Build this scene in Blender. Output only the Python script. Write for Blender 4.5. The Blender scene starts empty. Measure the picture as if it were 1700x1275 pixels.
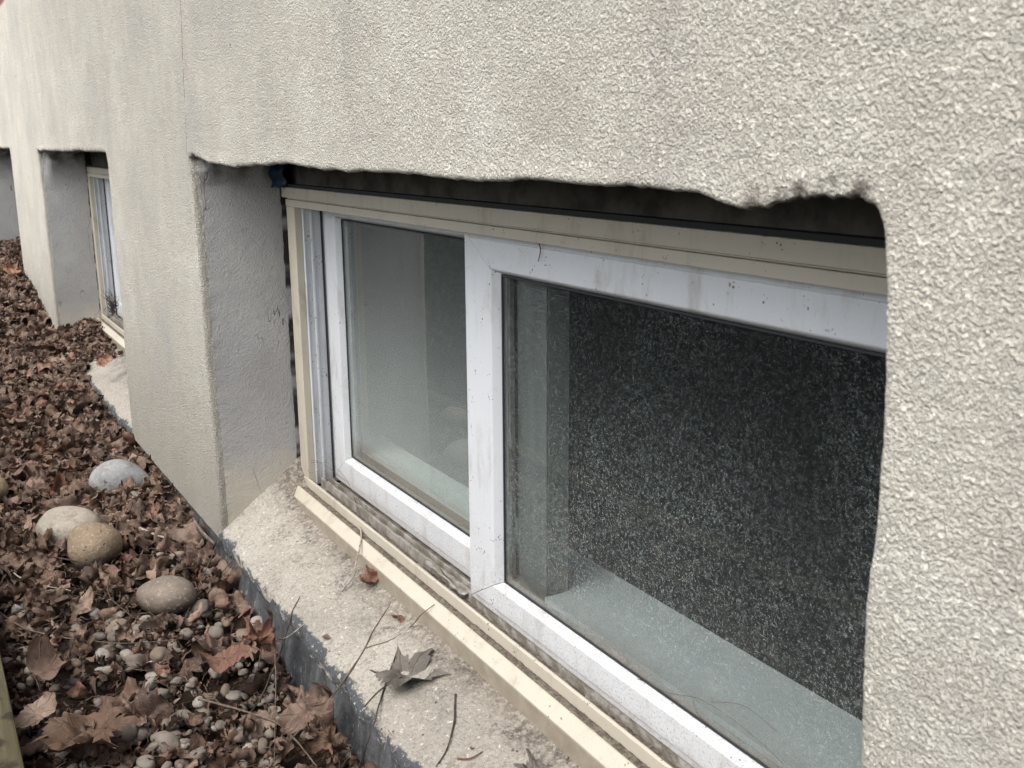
import bpy, math, random
import numpy as np
from mathutils import Vector, Matrix, Euler

random.seed(7)
rng = np.random.default_rng(11)
S = bpy.context.scene
COL = S.collection

# ------------------------------------------------------------------ camera
F = 1700.0
CXP, CYP = 850.0, 637.5
_u, _v, _t = -177.1, 244.3, -0.1254
d1 = np.array([_u-CXP, _v-CYP, F]); d1 /= np.linalg.norm(d1)
_e = np.array([0, 1., 0]) - d1*d1[1]; _e /= np.linalg.norm(_e)
_g = np.cross(d1, _e); d2 = math.cos(_t)*_e + math.sin(_t)*_g
d3 = np.cross(d1, d2)
if d3[2] < 0: d3 = -d3
R = np.array([-d1, d3, -d2])            # camera (x right, y down, z forward) -> world
CAM = np.array([0., -0.42, 0.])

def ray(px, py): return R @ np.array([px-CXP, py-CYP, F])
def onY(px, py, Y=0.):
    r = ray(px, py); return CAM + r*((Y-CAM[1])/r[1])
def onZ(px, py, Z):
    r = ray(px, py); return CAM + r*((Z-CAM[2])/r[2])

cam = bpy.data.cameras.new('camera'); co = bpy.data.objects.new('camera', cam); COL.objects.link(co)
M3 = R @ np.diag([1, -1, -1])
mw = Matrix.Identity(4)
for i in range(3):
    for j in range(3): mw[i][j] = M3[i][j]
    mw[i][3] = CAM[i]
co.matrix_world = mw
cam.sensor_width = 36; cam.lens = 36.0*F/1700.0; cam.sensor_fit = 'HORIZONTAL'
cam.clip_start = 0.02; cam.clip_end = 600
cam.dof.use_dof = True; cam.dof.focus_distance = 1.45; cam.dof.aperture_fstop = 18
S.camera = co

# ------------------------------------------------------------------ light
SUN_EL, SUN_AZ = math.radians(52), math.radians(166)     # azimuth measured from +Y clockwise
W = bpy.data.worlds.new('World'); S.world = W; W.use_nodes = True
wn = W.node_tree.nodes; wl = W.node_tree.links
sky = wn.new('ShaderNodeTexSky'); sky.sky_type = 'NISHITA'; sky.sun_disc = False
sky.sun_elevation = SUN_EL; sky.sun_rotation = SUN_AZ; sky.dust_density = 3.0; sky.ozone_density = 0.6; sky.air_density = 1.0
bg = wn['Background']; bg.inputs['Strength'].default_value = 0.15
hs = wn.new('ShaderNodeHueSaturation'); hs.inputs['Saturation'].default_value = 0.5      # overcast: the blue washed out
wl.new(sky.outputs[0], hs.inputs['Color']); wl.new(hs.outputs[0], bg.inputs[0])
sl = bpy.data.lights.new('sun', 'SUN'); sl.energy = 1.2; sl.angle = math.radians(60); sl.color = (1.0, 0.945, 0.84)
so = bpy.data.objects.new('sun', sl); COL.objects.link(so)
sd = Vector((math.sin(SUN_AZ)*math.cos(SUN_EL), math.cos(SUN_AZ)*math.cos(SUN_EL), math.sin(SUN_EL)))
so.rotation_euler = sd.to_track_quat('Z', 'Y').to_euler(); so.location = (-2, -3, 4)
S.view_settings.view_transform = 'Standard'; S.view_settings.look = 'None'
S.view_settings.gamma = 1; S.view_settings.use_curve_mapping = False
S.view_settings.exposure = 1.2
S.render.engine = 'CYCLES'
S.cycles.max_bounces = 8; S.cycles.transparent_max_bounces = 16; S.cycles.use_denoising = True; S.cycles.use_adaptive_sampling = False; S.cycles.denoising_input_passes = 'RGB_ALBEDO_NORMAL'; S.cycles.denoising_prefilter = 'NONE'

# ------------------------------------------------------------------ helpers
def _hash(i, j, k, s):
    h = (i*374761393 + j*668265263 + k*2147483647 + s*974634777) & 0xFFFFFFFF
    h = ((h ^ (h >> 13))*1274126177) & 0xFFFFFFFF
    return ((h ^ (h >> 16)) & 0xFFFFFF)/float(0xFFFFFF)
def vn(P, scale, seed=0):
    """smooth value noise in -1..1 at points P (n,3)"""
    Q = np.asarray(P, float)*scale; I = np.floor(Q).astype(np.int64); f = Q-I; f = f*f*(3-2*f)
    out = 0
    for a in (0, 1):
        for b in (0, 1):
            for c in (0, 1):
                w = (f[:, 0] if a else 1-f[:, 0])*(f[:, 1] if b else 1-f[:, 1])*(f[:, 2] if c else 1-f[:, 2])
                out = out + w*_hash(I[:, 0]+a, I[:, 1]+b, I[:, 2]+c, seed)
    return out*2-1
def fbm(P, scale, seed=0, o=3):
    r = 0; a = 1.
    for i in range(o): r = r + a*vn(P, scale*2**i, seed+i*17); a *= .5
    return r/1.75

class MB:
    def __init__(s): s.v = []; s.f = []; s.n = 0; s.tint = []
    def add(s, V, Fs, tint=0.):
        V = np.asarray(V, float); s.v.append(V)
        n = s.n
        for f in Fs: s.f.append([i+n for i in f])
        s.n += len(V); s.tint.append(np.full(len(V), tint))
        return s
    def box(s, x0, x1, y0, y1, z0, z1):
        V = [(x, y, z) for x in (x0, x1) for y in (y0, y1) for z in (z0, z1)]
        return s.add(V, [(0, 1, 3, 2), (4, 6, 7, 5), (0, 4, 5, 1), (2, 3, 7, 6), (0, 2, 6, 4), (1, 5, 7, 3)])
    def mesh(s, name, mat, smooth=False):
        V = np.concatenate(s.v); me = bpy.data.meshes.new(name)
        me.from_pydata(V.tolist(), [], s.f)
        a = me.attributes.new('tint', 'FLOAT', 'POINT'); a.data.foreach_set('value', np.concatenate(s.tint))
        if smooth: me.polygons.foreach_set('use_smooth', [True]*len(me.polygons))
        me.materials.append(mat); me.update(); return me
    def build(s, name, mat, parent=None, smooth=False, bevel=0, origin=None):
        if origin is not None:
            for v in s.v: v -= np.array(origin)
        o = bpy.data.objects.new(name, s.mesh(name, mat, smooth)); COL.objects.link(o)
        if origin is not None: o.location = origin
        if parent: o.parent = parent
        if bevel:
            b = o.modifiers.new('bevel', 'BEVEL'); b.width = bevel; b.segments = 2; b.limit_method = 'ANGLE'; b.angle_limit = math.radians(25)
        return o
def tag(o, label=None, cat=None, group=None, kind=None):
    if label: o['label'] = label
    if cat: o['category'] = cat
    if group: o['group'] = group
    if kind: o['kind'] = kind
    return o
def grid(P):
    """P (nu,nv,3) -> verts, quads"""
    nu, nv = P.shape[:2]; i = np.arange(nu*nv).reshape(nu, nv)
    q = np.stack([i[:-1, :-1], i[1:, :-1], i[1:, 1:], i[:-1, 1:]], -1).reshape(-1, 4)
    return P.reshape(-1, 3), q.tolist()

# ------------------------------------------------------------------ materials
class Mat:
    def __init__(s, name, rough=.7, spec=.3):
        s.m = bpy.data.materials.new(name); s.m.use_nodes = True
        s.N = s.m.node_tree.nodes; s.L = s.m.node_tree.links
        s.b = s.N['Principled BSDF']; s.b.inputs['Roughness'].default_value = rough
        s.b.inputs['Specular IOR Level'].default_value = spec
        s.tc = s.N.new('ShaderNodeTexCoord'); s.co = s.tc.outputs['Object']
    def link(s, a, b): s.L.new(a, b)
    def _in(s, sock, v):
        if hasattr(v, 'is_linked') or isinstance(v, bpy.types.NodeSocket): s.L.new(v, sock)
        else: sock.default_value = v
    def noise(s, scale, detail=3, rough=.5, dist=0., co=None, fac=True, lac=2.0):
        n = s.N.new('ShaderNodeTexNoise'); n.inputs['Scale'].default_value = scale; n.inputs['Detail'].default_value = detail
        n.inputs['Roughness'].default_value = rough; n.inputs['Distortion'].default_value = dist
        n.inputs['Lacunarity'].default_value = lac
        s.L.new(co or s.co, n.inputs['Vector']); return n.outputs['Fac'] if fac else n.outputs['Color']
    def voro(s, scale, feat='F1', co=None, out='Distance', rnd=1.):
        n = s.N.new('ShaderNodeTexVoronoi'); n.feature = feat; n.inputs['Scale'].default_value = scale; n.inputs['Randomness'].default_value = rnd
        s.L.new(co or s.co, n.inputs['Vector']); return n.outputs[out]
    def map(s, scale=(1, 1, 1), rot=(0, 0, 0), loc=(0, 0, 0), co=None):
        n = s.N.new('ShaderNodeMapping'); n.inputs['Scale'].default_value = scale; n.inputs['Rotation'].default_value = rot; n.inputs['Location'].default_value = loc
        s.L.new(co or s.co, n.inputs[0]); return n.outputs[0]
    def ramp(s, v, a, b, lo=0., hi=1., smooth=True):
        n = s.N.new('ShaderNodeMapRange'); n.inputs['From Min'].default_value = a; n.inputs['From Max'].default_value = b
        n.inputs['To Min'].default_value = lo; n.inputs['To Max'].default_value = hi
        if smooth: n.interpolation_type = 'SMOOTHSTEP'
        s.L.new(v, n.inputs['Value']); return n.outputs['Result']
    def math(s, op, a, b=0., c=None):
        n = s.N.new('ShaderNodeMath'); n.operation = op; s._in(n.inputs[0], a); s._in(n.inputs[1], b)
        if c is not None: s._in(n.inputs[2], c)
        return n.outputs[0]
    def mix(s, fac, a, b):
        n = s.N.new('ShaderNodeMix'); n.data_type = 'RGBA'
        s._in(n.inputs[0], fac)
        for k, v in ((6, a), (7, b)):
            if isinstance(v, tuple): n.inputs[k].default_value = (*v, 1) if len(v) == 3 else v
            else: s.L.new(v, n.inputs[k])
        return n.outputs[2]
    def cramp(s, v, stops, const=False):
        n = s.N.new('ShaderNodeValToRGB'); cr = n.color_ramp
        if const: cr.interpolation = 'CONSTANT'
        while len(cr.elements) < len(stops): cr.elements.new(.5)
        for e, (p, c) in zip(cr.elements, stops): e.position = p; e.color = (*c, 1)
        s.L.new(v, n.inputs[0]); return n.outputs[0]
    def xyz(s, co=None):
        n = s.N.new('ShaderNodeSeparateXYZ'); s.L.new(co or s.co, n.inputs[0]); return n.outputs
    def col(s, v):
        if isinstance(v, tuple): s.b.inputs['Base Color'].default_value = (*v, 1)
        else: s.L.new(v, s.b.inputs['Base Color'])
        return s
    def bump(s, h, dist, strength=1.):
        n = s.N.new('ShaderNodeBump'); n.inputs['Distance'].default_value = dist; n.inputs['Strength'].default_value = strength
        s.L.new(h, n.inputs['Height']); s.L.new(n.outputs[0], s.b.inputs['Normal']); return s
    def disp(s, h, scale, mid=.5):
        n = s.N.new('ShaderNodeDisplacement'); n.inputs['Scale'].default_value = scale; n.inputs['Midlevel'].default_value = mid
        s.L.new(h, n.inputs['Height']); s.L.new(n.outputs[0], s.N['Material Output'].inputs['Displacement'])
        s.m.displacement_method = 'BOTH'; return s
    def attr(s, name):
        n = s.N.new('ShaderNodeAttribute'); n.attribute_name = name; return n.outputs['Fac']
    def orand(s):
        n = s.N.new('ShaderNodeObjectInfo'); return n.outputs['Random']

def stucco_height(m, coarse=1.):
    n1 = m.noise(400/coarse, 3, .62, .3)
    n2 = m.noise(165/coarse, 2, .5, .6)
    v = m.voro(460/coarse, 'SMOOTH_F1')
    h = m.math('ADD', m.ramp(n1, .34, .64), m.math('MULTIPLY', n2, .8))
    h = m.math('ADD', h, m.math('MULTIPLY', m.noise(800, 2, .5), .35))
    h = m.math('SUBTRACT', h, m.math('MULTIPLY', v, .5))
    return m.math('MULTIPLY', h, .6)

# render coat of the wall
m = Mat('stucco', .92, .15)
xo = m.xyz()
big = m.noise(3.1, 5, .65); mid = m.noise(14, 3, .55); fine = m.noise(260, 2, .6)
c = m.cramp(big, [(0.32, (.475, .46, .425)), (.5, (.56, .535, .47)), (.66, (.62, .60, .535))])
c = m.mix(m.ramp(mid, .45, .70, 0, .38), c, (.47, .42, .37))
c = m.mix(m.ramp(fine, .55, .80, 0, .55), c, (.28, .265, .24))
streak = m.noise(9, 4, .6, 0, m.map((1, 1, .12)))
c = m.mix(m.ramp(streak, .52, .75, 0, .4), c, (.43, .405, .37))
# thin pink-brown weathering on the pillars, darker towards the foot
c = m.mix(m.math('MULTIPLY', m.ramp(xo[2], -.32, -.66), m.ramp(big, .35, .6, .15, .5)), c, (.33, .31, .27))
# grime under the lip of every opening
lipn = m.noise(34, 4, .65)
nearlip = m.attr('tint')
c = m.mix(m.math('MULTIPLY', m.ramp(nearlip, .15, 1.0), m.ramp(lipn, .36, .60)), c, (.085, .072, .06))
# one hairline crack from the corner of the big opening
wob = m.math('ADD', m.math('MULTIPLY', m.math('SUBTRACT', m.noise(30, 3, .6), .5), .012), m.math('MULTIPLY', xo[2], -.19))
dx = m.math('ABSOLUTE', m.math('SUBTRACT', m.math('ADD', xo[0], wob), -1.779))
crack = m.math('MULTIPLY', m.ramp(dx, .0022, .0008), m.ramp(m.noise(22, 2), .35, .5))
crack = m.math('MULTIPLY', crack, m.ramp(xo[2], -.03, .0))
c = m.mix(m.math('MULTIPLY', crack, .75), c, (.10, .09, .08))
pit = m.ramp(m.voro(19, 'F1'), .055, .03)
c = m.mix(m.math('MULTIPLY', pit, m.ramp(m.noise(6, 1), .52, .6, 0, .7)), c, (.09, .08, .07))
m.col(c)
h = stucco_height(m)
# pits of the coat coloured darker in place of crevice shadow
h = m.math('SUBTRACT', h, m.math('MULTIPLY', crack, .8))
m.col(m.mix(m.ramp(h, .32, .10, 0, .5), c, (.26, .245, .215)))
# smoother, worn render away from the big lintel
h = m.math('MULTIPLY', h, m.ramp(xo[0], -4.5, -2.2, .5, 1.))
m.bump(h, .0041)
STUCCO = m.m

m = Mat('grey_reveal_render', .9, .15)
n = m.noise(4, 4, .6); f1 = m.noise(190, 3, .6, .8)
c = m.cramp(n, [(.3, (.28, .275, .27)), (.55, (.35, .345, .34)), (.75, (.42, .41, .39))])
c = m.mix(m.ramp(f1, .55, .75, 0, .4), c, (.17, .17, .175))
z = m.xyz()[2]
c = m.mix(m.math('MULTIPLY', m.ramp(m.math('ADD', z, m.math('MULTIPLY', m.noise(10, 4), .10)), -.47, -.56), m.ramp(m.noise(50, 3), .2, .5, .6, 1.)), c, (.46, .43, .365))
c = m.mix(m.math('MULTIPLY', m.ramp(z, -.09, -.015), m.ramp(m.noise(30, 3), .3, .6)), c, (.05, .048, .045))  # top of the reveal darkened: head shadow and dirt put into the colour
m.col(c)
yz = m.xyz()
crk = m.ramp(m.math('ABSOLUTE', m.math('SUBTRACT', m.noise(16, 3, .6, .5, m.map((1, 1, .28))), .5)), .005, .0)
crk = m.math('MULTIPLY', crk, m.ramp(m.noise(8, 1, .5, 0, m.map((1, 1, 1), (0, 0, 0), (2, 4, 1))), .56, .62))
gap = m.ramp(m.math('ADD', yz[1], m.math('MULTIPLY', m.math('SUBTRACT', m.noise(22, 3, .6, 0, m.map((0, 0, 1))), .5), .010)), .1488, .1498)
gap = m.math('MULTIPLY', gap, m.ramp(m.noise(9, 3, .6, 0, m.map((0, 0, 1))), .40, .52))
c = m.mix(m.math('MAXIMUM', m.math('MULTIPLY', crk, .7), gap), c, (.03, .028, .026))
m.col(c)
hh = m.math('ADD', m.math('MULTIPLY', m.noise(330, 3, .6, .4), .9), m.math('ADD', m.math('MULTIPLY', m.noise(70, 3, .6), .6), m.math('MULTIPLY', m.noise(12, 2), .9)))
hh = m.math('SUBTRACT', hh, m.math('MULTIPLY', crk, .8))
m.bump(hh, .0024)
REVEAL = m.m

m = Mat('pale_sill_render', .93, .15)
xs = m.xyz()
n = m.noise(5, 4, .6)
c = m.cramp(n, [(.3, (.27, .255, .225)), (.5, (.345, .325, .285)), (.72, (.40, .385, .345))])
sp = m.noise(230, 2, .6)
c = m.mix(m.ramp(sp, .52, .68, 0, .75), c, (.22, .195, .165))
c = m.mix(m.ramp(m.noise(75, 4, .7), .56, .66, 0, .55), c, (.20, .17, .14))
c = m.mix(m.ramp(m.noise(150, 3, .6, 0, m.map((1, 1, 1), (0, 0, 0), (7, 1, 3))), .60, .70, 0, .6), c, (.66, .63, .57))
sp2 = m.voro(70, 'F1')
c = m.mix(m.math('MULTIPLY', m.ramp(sp2, .16, .08), m.ramp(m.noise(25, 2), .5, .6)), c, (.07, .055, .045))
# dirt gathered against the window nose
dn = m.math('ADD', xs[1], m.math('MULTIPLY', m.math('SUBTRACT', m.noise(22, 6, .78), .5), .10))
c = m.mix(m.math('MULTIPLY', m.ramp(dn, .072, .128), m.ramp(m.noise(130, 4, .7), .35, .6, .1, .9)), c, (.15, .125, .105))
mo = m.math('MULTIPLY', m.ramp(m.noise(18, 6, .8), .50, .60), m.ramp(xs[1], .03, .11, .15, 1.))
c = m.mix(m.math('MULTIPLY', mo, m.ramp(m.noise(160, 3, .7), .42, .56, 0, .85)), c, (.085, .075, .065))
# black bitumen paint lapping over the outer edge
bn = m.math('ADD', xs[1], m.math('ADD', m.math('MULTIPLY', m.math('SUBTRACT', m.noise(7, 2, .5), .5), .03), m.math('MULTIPLY', m.math('SUBTRACT', m.noise(30, 5, .75), .5), .04)))
pm = m.ramp(bn, .0085, .0045)
pm = m.math('MULTIPLY', pm, m.ramp(m.noise(120, 3, .7), .34, .42))
c = m.mix(pm, c, (.075, .08, .088))
m.col(c)
m.bump(m.math('ADD', m.noise(170, 3, .6, .5), m.math('MULTIPLY', m.noise(45, 4, .65), 1.6)), .0045)
SILL = m.m

m = Mat('bitumen_paint', .62, .35)
st = m.noise(30, 5, .7, .3, m.map((1, 1, .35), (0, .35, 0)))
c = m.cramp(st, [(.35, (.033, .036, .039)), (.55, (.070, .074, .079)), (.72, (.15, .155, .16))])
scr = m.noise(170, 3, .7, .4, m.map((1, 1, .18), (0, .5, 0)))
c = m.mix(m.ramp(scr, .60, .74, 0, .8), c, (.33, .34, .34))
m.col(c); m.bump(m.noise(60, 5, .65), .005)
BITUMEN = m.m

def pvc(name, base, dirt, specks=1., rough=.42):
    m = Mat(name, rough, .4)
    n = m.noise(6, 3, .6)
    c = m.mix(m.ramp(n, .35, .7, 0, .22), base, tuple(x*.82 for x in base))
    c = m.mix(m.ramp(m.noise(30, 5, .7, .3, m.map((1, 1, .3))), .50, .74, 0, .42*specks), c, dirt)
    v = m.voro(230, 'F1'); thr = m.ramp(m.noise(60, 3, .6), .46, .72, .0, .34)
    spk = m.math('LESS_THAN', v, thr)
    c = m.mix(m.math('MULTIPLY', spk, m.ramp(m.noise(50, 2), .38, .55, 0, .9*specks)), c, tuple(x*.35 for x in dirt))
    f = m.noise(150, 3, .6, 1.5)
    c = m.mix(m.math('MULTIPLY', m.ramp(m.math('ABSOLUTE', m.math('SUBTRACT', f, .5)), .016, .004), m.ramp(m.noise(28, 2), .55, .68, 0, .45*specks)), c, dirt)
    return m, c
m, c = pvc('white_pvc', (.54, .56, .585), (.21, .175, .145))
zz = m.xyz()[2]
c = m.mix(m.math('MULTIPLY', m.ramp(m.math('ADD', zz, m.math('MULTIPLY', m.noise(30, 4, .7), .04)), -.545, -.575), .45), c, (.27, .24, .20))
c = m.mix(m.math('MULTIPLY', m.ramp(zz, -.50, -.56), m.ramp(m.noise(330, 3, .65), .52, .64, 0, .6)), c, (.30, .26, .21))
m.col(c); m.bump(m.noise(260, 2), .0003); WHITE = m.m
m, c = pvc('beige_pvc', (.45, .415, .345), (.20, .16, .12), 1.0)
c = m.mix(m.math('MULTIPLY', m.ramp(m.xyz()[2], -.615, -.619), m.ramp(m.noise(40, 5, .7), .2, .7, .5, .95)), c, (.23, .195, .15)); m.col(c); m.bump(m.noise(200, 2), .0003); BEIGE = m.m  # lower nose front darker: its shade painted in, broken up like grime
m, c = pvc('dirty_white_track', (.42, .41, .39), (.13, .11, .09), 1.)
c = m.mix(m.ramp(m.noise(40, 4, .6), .35, .62, .35, .95), c, (.15, .13, .105)); m.col(c); m.bump(m.noise(170, 3), .002); TRACK = m.m

m = Mat('track_dirt', .95, .1)
n = m.noise(160, 4, .7)
m.col(m.cramp(n, [(.35, (.06, .052, .043)), (.5, (.12, .103, .085)), (.68, (.21, .185, .15))])); m.bump(n, .002); DIRT = m.m
m = Mat('grey_stile_shade', .6, .3); m.col(m.cramp(m.noise(8, 4, .6, 0, m.map((3, 1, .4))), [(.3, (.17, .175, .165)), (.7, (.26, .27, .25))])); STILE_SHADE = m.m
m = Mat('gasket', .7, .2); m.col((.03, .033, .036)); GASKET = m.m
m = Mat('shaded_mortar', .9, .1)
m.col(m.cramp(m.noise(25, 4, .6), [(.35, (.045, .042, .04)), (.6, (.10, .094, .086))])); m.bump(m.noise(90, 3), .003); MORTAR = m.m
m = Mat('blue_tape', .45, .4); m.col(m.cramp(m.noise(60, 3), [(.35, (.003, .012, .035)), (.7, (.006, .028, .075))])); m.bump(m.noise(60, 2), .002); TAPE = m.m
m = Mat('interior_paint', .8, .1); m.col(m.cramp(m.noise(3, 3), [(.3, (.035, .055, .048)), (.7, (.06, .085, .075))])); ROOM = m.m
m = Mat('interior_sill_paint', .5, .3); m.col(m.cramp(m.noise(12, 3), [(.3, (.66, .70, .69)), (.7, (.74, .77, .76))])); ISILL = m.m

def glass(name, speck, film, tint=(.86, .90, .89, 1)):
    m = Mat(name)
    for n in list(m.N):
        if n.type == 'BSDF_PRINCIPLED': m.N.remove(n)
    tr = m.N.new('ShaderNodeBsdfTransparent'); tr.inputs[0].default_value = tint
    gl = m.N.new('ShaderNodeBsdfGlossy'); gl.inputs['Roughness'].default_value = .015
    fr = m.N.new('ShaderNodeFresnel'); fr.inputs[0].default_value = 1.52
    mx = m.N.new('ShaderNodeMixShader'); ge = m.N.new('ShaderNodeNewGeometry'); m.L.new(m.math('MULTIPLY', m.math('MULTIPLY', fr.outputs[0], 1.45), m.math('SUBTRACT', 1., ge.outputs['Backfacing'])), mx.inputs[0]); m.L.new(tr.outputs[0], mx.inputs[1]); m.L.new(gl.outputs[0], mx.inputs[2])
    df = m.N.new('ShaderNodeBsdfDiffuse')
    co = m.map((1, 1, .62))
    f1 = m.noise(760, 1.5, .5, 1.8, co); r1 = m.ramp(m.math('ABSOLUTE', m.math('SUBTRACT', f1, .5)), .045, .010)
    b1 = m.ramp(m.noise(400, 2, .5), .53, .66)
    r1 = m.math('MULTIPLY', r1, b1)
    f2 = m.noise(950, 1, .5, 1.5, m.map((1, 1, .5), (0, .5, 0), (3, 1, 2))); r2 = m.math('MULTIPLY', m.ramp(m.math('ABSOLUTE', m.math('SUBTRACT', f2, .5)), .04, .01), m.ramp(m.noise(160, 2, .6, 0, m.map((1, 1, 1), (0, 0, 0), (5, 5, 5))), .50, .64, 0, .6))
    d = m.math('MAXIMUM', r1, r2)
    zz = m.xyz()[2]
    d = m.math('MULTIPLY', d, m.ramp(m.noise(6, 4, .6, 0, m.map((1, 1, .6))), .3, .65, .35, 1.))
    d = m.math('MULTIPLY', d, m.ramp(zz, -.15, -.42, .40, 1.))
    d = m.math('MULTIPLY', d, speck)
    haze = m.math('MULTIPLY', m.ramp(m.math('ADD', zz, m.math('MULTIPLY', m.noise(4, 3), .1)), -.12, -.55, .25, 1.), film)
    edge = m.math('MULTIPLY', m.ramp(m.math('ADD', zz, m.math('MULTIPLY', m.noise(18, 4), .05)), -.492, -.53), .5)
    edge = m.math('MULTIPLY', edge, m.ramp(m.noise(140, 3, .7), .3, .6, .35, 1.))
    a = m.math('MAXIMUM', m.math('ADD', d, haze), edge)
    dc = m.mix(m.ramp(zz, -.49, -.53), (.56, .61, .60), (.34, .31, .27)); m.L.new(dc, df.inputs[0])
    m2 = m.N.new('ShaderNodeMixShader'); m.L.new(a, m2.inputs[0]); m.L.new(mx.outputs[0], m2.inputs[1]); m.L.new(df.outputs[0], m2.inputs[2])
    m.L.new(m2.outputs[0], m.N['Material Output'].inputs[0])
    return m.m
GLASS_DUSTY = glass('dusty_glass', .66, .04, (.785, .81, .815, 1))
GLASS_CLEAN = glass('hazy_glass', .14, .25)

m = Mat('dead_leaf', .62, .35)
t = m.math('FRACT', m.math('ADD', m.attr('tint'), m.orand()))
c = m.cramp(t, [(.0, (.065, .037, .026)), (.16, (.115, .066, .045)), (.32, (.20, .13, .092)), (.46, (.080, .050, .037)), (.60, (.15, .088, .060)), (.72, (.27, .19, .14)), (.79, (.105, .064, .046)), (.84, (.25, .125, .085)), (.89, (.13, .08, .058)), (1., (.20, .145, .11))])
ln = m.noise(45, 4, .65)
c = m.mix(m.ramp(ln, .40, .68, 0, .70), c, (.045, .032, .025))
c = m.mix(m.ramp(m.math('ABSOLUTE', m.math('SUBTRACT', m.noise(70, 2, .5, .6), .5)), .014, .004, 0, .35), c, (.30, .24, .19))
c = m.mix(m.ramp(m.noise(130, 2), .62, .72, 0, .5), c, (.03, .02, .015))
m.col(c); m.bump(m.noise(130, 4, .7, 1.0), .0022)
LEAF = m.m
def leafmat(name, base, vein, spots=.5):
    m = Mat(name, .62, .3)
    ln = m.noise(40, 4, .65)
    c = m.mix(m.ramp(ln, .4, .7, 0, .6), base, tuple(x*.55 for x in base))
    xy = m.xyz(m.tc.outputs['UV'])
    # palmate veins: angle around the leaf's foot
    at = m.math('ARCTAN2', xy[0], xy[1])
    vv = m.math('ABSOLUTE', m.math('SINE', m.math('MULTIPLY', m.math('ADD', at, m.math('MULTIPLY', m.noise(12, 2), .15)), 4.2)))
    c = m.mix(m.ramp(vv, .12, .02, 0, .5), c, vein)
    c = m.mix(m.ramp(m.noise(110, 2), .62, .7, 0, spots), c, (.03, .02, .015))
    m.col(c); m.bump(m.math('ADD', m.noise(90, 4, .7, .6), m.math('MULTIPLY', m.ramp(vv, .15, .0), .6)), .002)
    return m.m
LEAF_BIG = leafmat('large_leaf', (.115, .070, .046), (.20, .135, .09))
LEAF_CURL = leafmat('curled_leaf', (.155, .105, .08), (.22, .16, .12))
LEAF_GREY = leafmat('grey_leaf', (.125, .112, .097), (.085, .073, .06), .3)
LEAF_RUST = leafmat('rust_leaf', (.155, .078, .053), (.25, .155, .11))
LEAF_ORANGE = leafmat('orange_leaf', (.27, .145, .095), (.36, .23, .16))
LEAF_PALE = leafmat('pale_leaf', (.27, .20, .15), (.33, .26, .2))

def stone(name, stops, sc=22, pits=0., rnd=False):
    m = Mat(name, .75, .3)
    v = m.noise(sc, 4, .6)
    if rnd: v = m.math('FRACT', m.math('ADD', m.math('ADD', m.attr('tint'), m.orand()), m.math('MULTIPLY', v, .22)))
    c = m.cramp(v, stops)
    c = m.mix(m.ramp(m.noise(200, 3, .6), .55, .75, 0, .35), c, (.13, .115, .10))
    if pits:
        p = m.math('MULTIPLY', m.ramp(m.voro(95, 'F1'), .26, .12), m.ramp(m.noise(40, 2), .45, .6))
        c = m.mix(m.math('MULTIPLY', p, pits), c, (.07, .05, .035))
        m.bump(m.math('SUBTRACT', m.noise(160, 3), p), .0022)
    else: m.bump(m.noise(180, 3), .001)
    if not rnd:
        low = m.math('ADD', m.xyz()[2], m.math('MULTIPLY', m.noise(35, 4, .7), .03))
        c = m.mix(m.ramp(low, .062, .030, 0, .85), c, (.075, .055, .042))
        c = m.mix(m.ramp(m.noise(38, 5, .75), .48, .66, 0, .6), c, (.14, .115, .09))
        c = m.mix(m.ramp(m.noise(150, 3, .7, 0, m.map((1, 1, 1), (0, 0, 0), (3, 3, 3))), .56, .66, 0, .5), c, (.42, .40, .36))
    m.col(c); return m.m
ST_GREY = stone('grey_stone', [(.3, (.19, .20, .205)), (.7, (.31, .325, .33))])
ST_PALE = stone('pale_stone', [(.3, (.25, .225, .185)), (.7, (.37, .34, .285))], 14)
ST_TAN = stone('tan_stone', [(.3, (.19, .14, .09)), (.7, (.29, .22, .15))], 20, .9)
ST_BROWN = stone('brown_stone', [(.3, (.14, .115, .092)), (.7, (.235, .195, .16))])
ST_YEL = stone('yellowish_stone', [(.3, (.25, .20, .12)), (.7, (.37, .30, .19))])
PEBBLE = stone('pebble', [(0., (.13, .108, .09)), (.2, (.225, .195, .165)), (.4, (.15, .125, .105)), (.58, (.31, .285, .255)), (.75, (.11, .092, .078)), (.88, (.215, .16, .12)), (1., (.16, .145, .13))], 60, 0, True)
m = Mat('twig_bark', .8, .2); v = m.math('FRACT', m.math('ADD', m.orand(), m.attr('tint')))
m.col(m.mix(m.ramp(m.noise(90, 3), .4, .7, 0, .5), m.cramp(v, [(0, (.11, .08, .06)), (.5, (.16, .125, .10)), (1, (.085, .06, .045))]), (.05, .035, .028))); m.bump(m.noise(260, 2), .001); TWIG = m.m
m = Mat('dark_twig_bark', .8, .2); m.col(m.cramp(m.noise(90, 3), [(.35, (.035, .028, .024)), (.7, (.09, .07, .055))])); TWIG_DARK = m.m
m = Mat('pale_stick_bark', .75, .2); m.col(m.cramp(m.noise(70, 4, .6, 0, m.map((3, 1, 1))), [(.35, (.15, .12, .095)), (.55, (.34, .31, .27))])); m.bump(m.noise(200, 2), .001); TWIG_PALE = m.m
m = Mat('soil', .95, .1); n = m.noise(90, 5, .7)
m.col(m.cramp(n, [(.35, (.016, .011, .008)), (.55, (.045, .031, .023)), (.72, (.10, .07, .052))])); m.bump(n, .006); SOIL = m.m
m = Mat('lawn_ground', .95, .1); n = m.noise(14, 6, .7)
m.col(m.cramp(n, [(.35, (.016, .018, .012)), (.6, (.03, .038, .02)), (.75, (.05, .05, .032))])); m.bump(n, .03); LAWN = m.m
m = Mat('weathered_timber', .85, .2)
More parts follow.
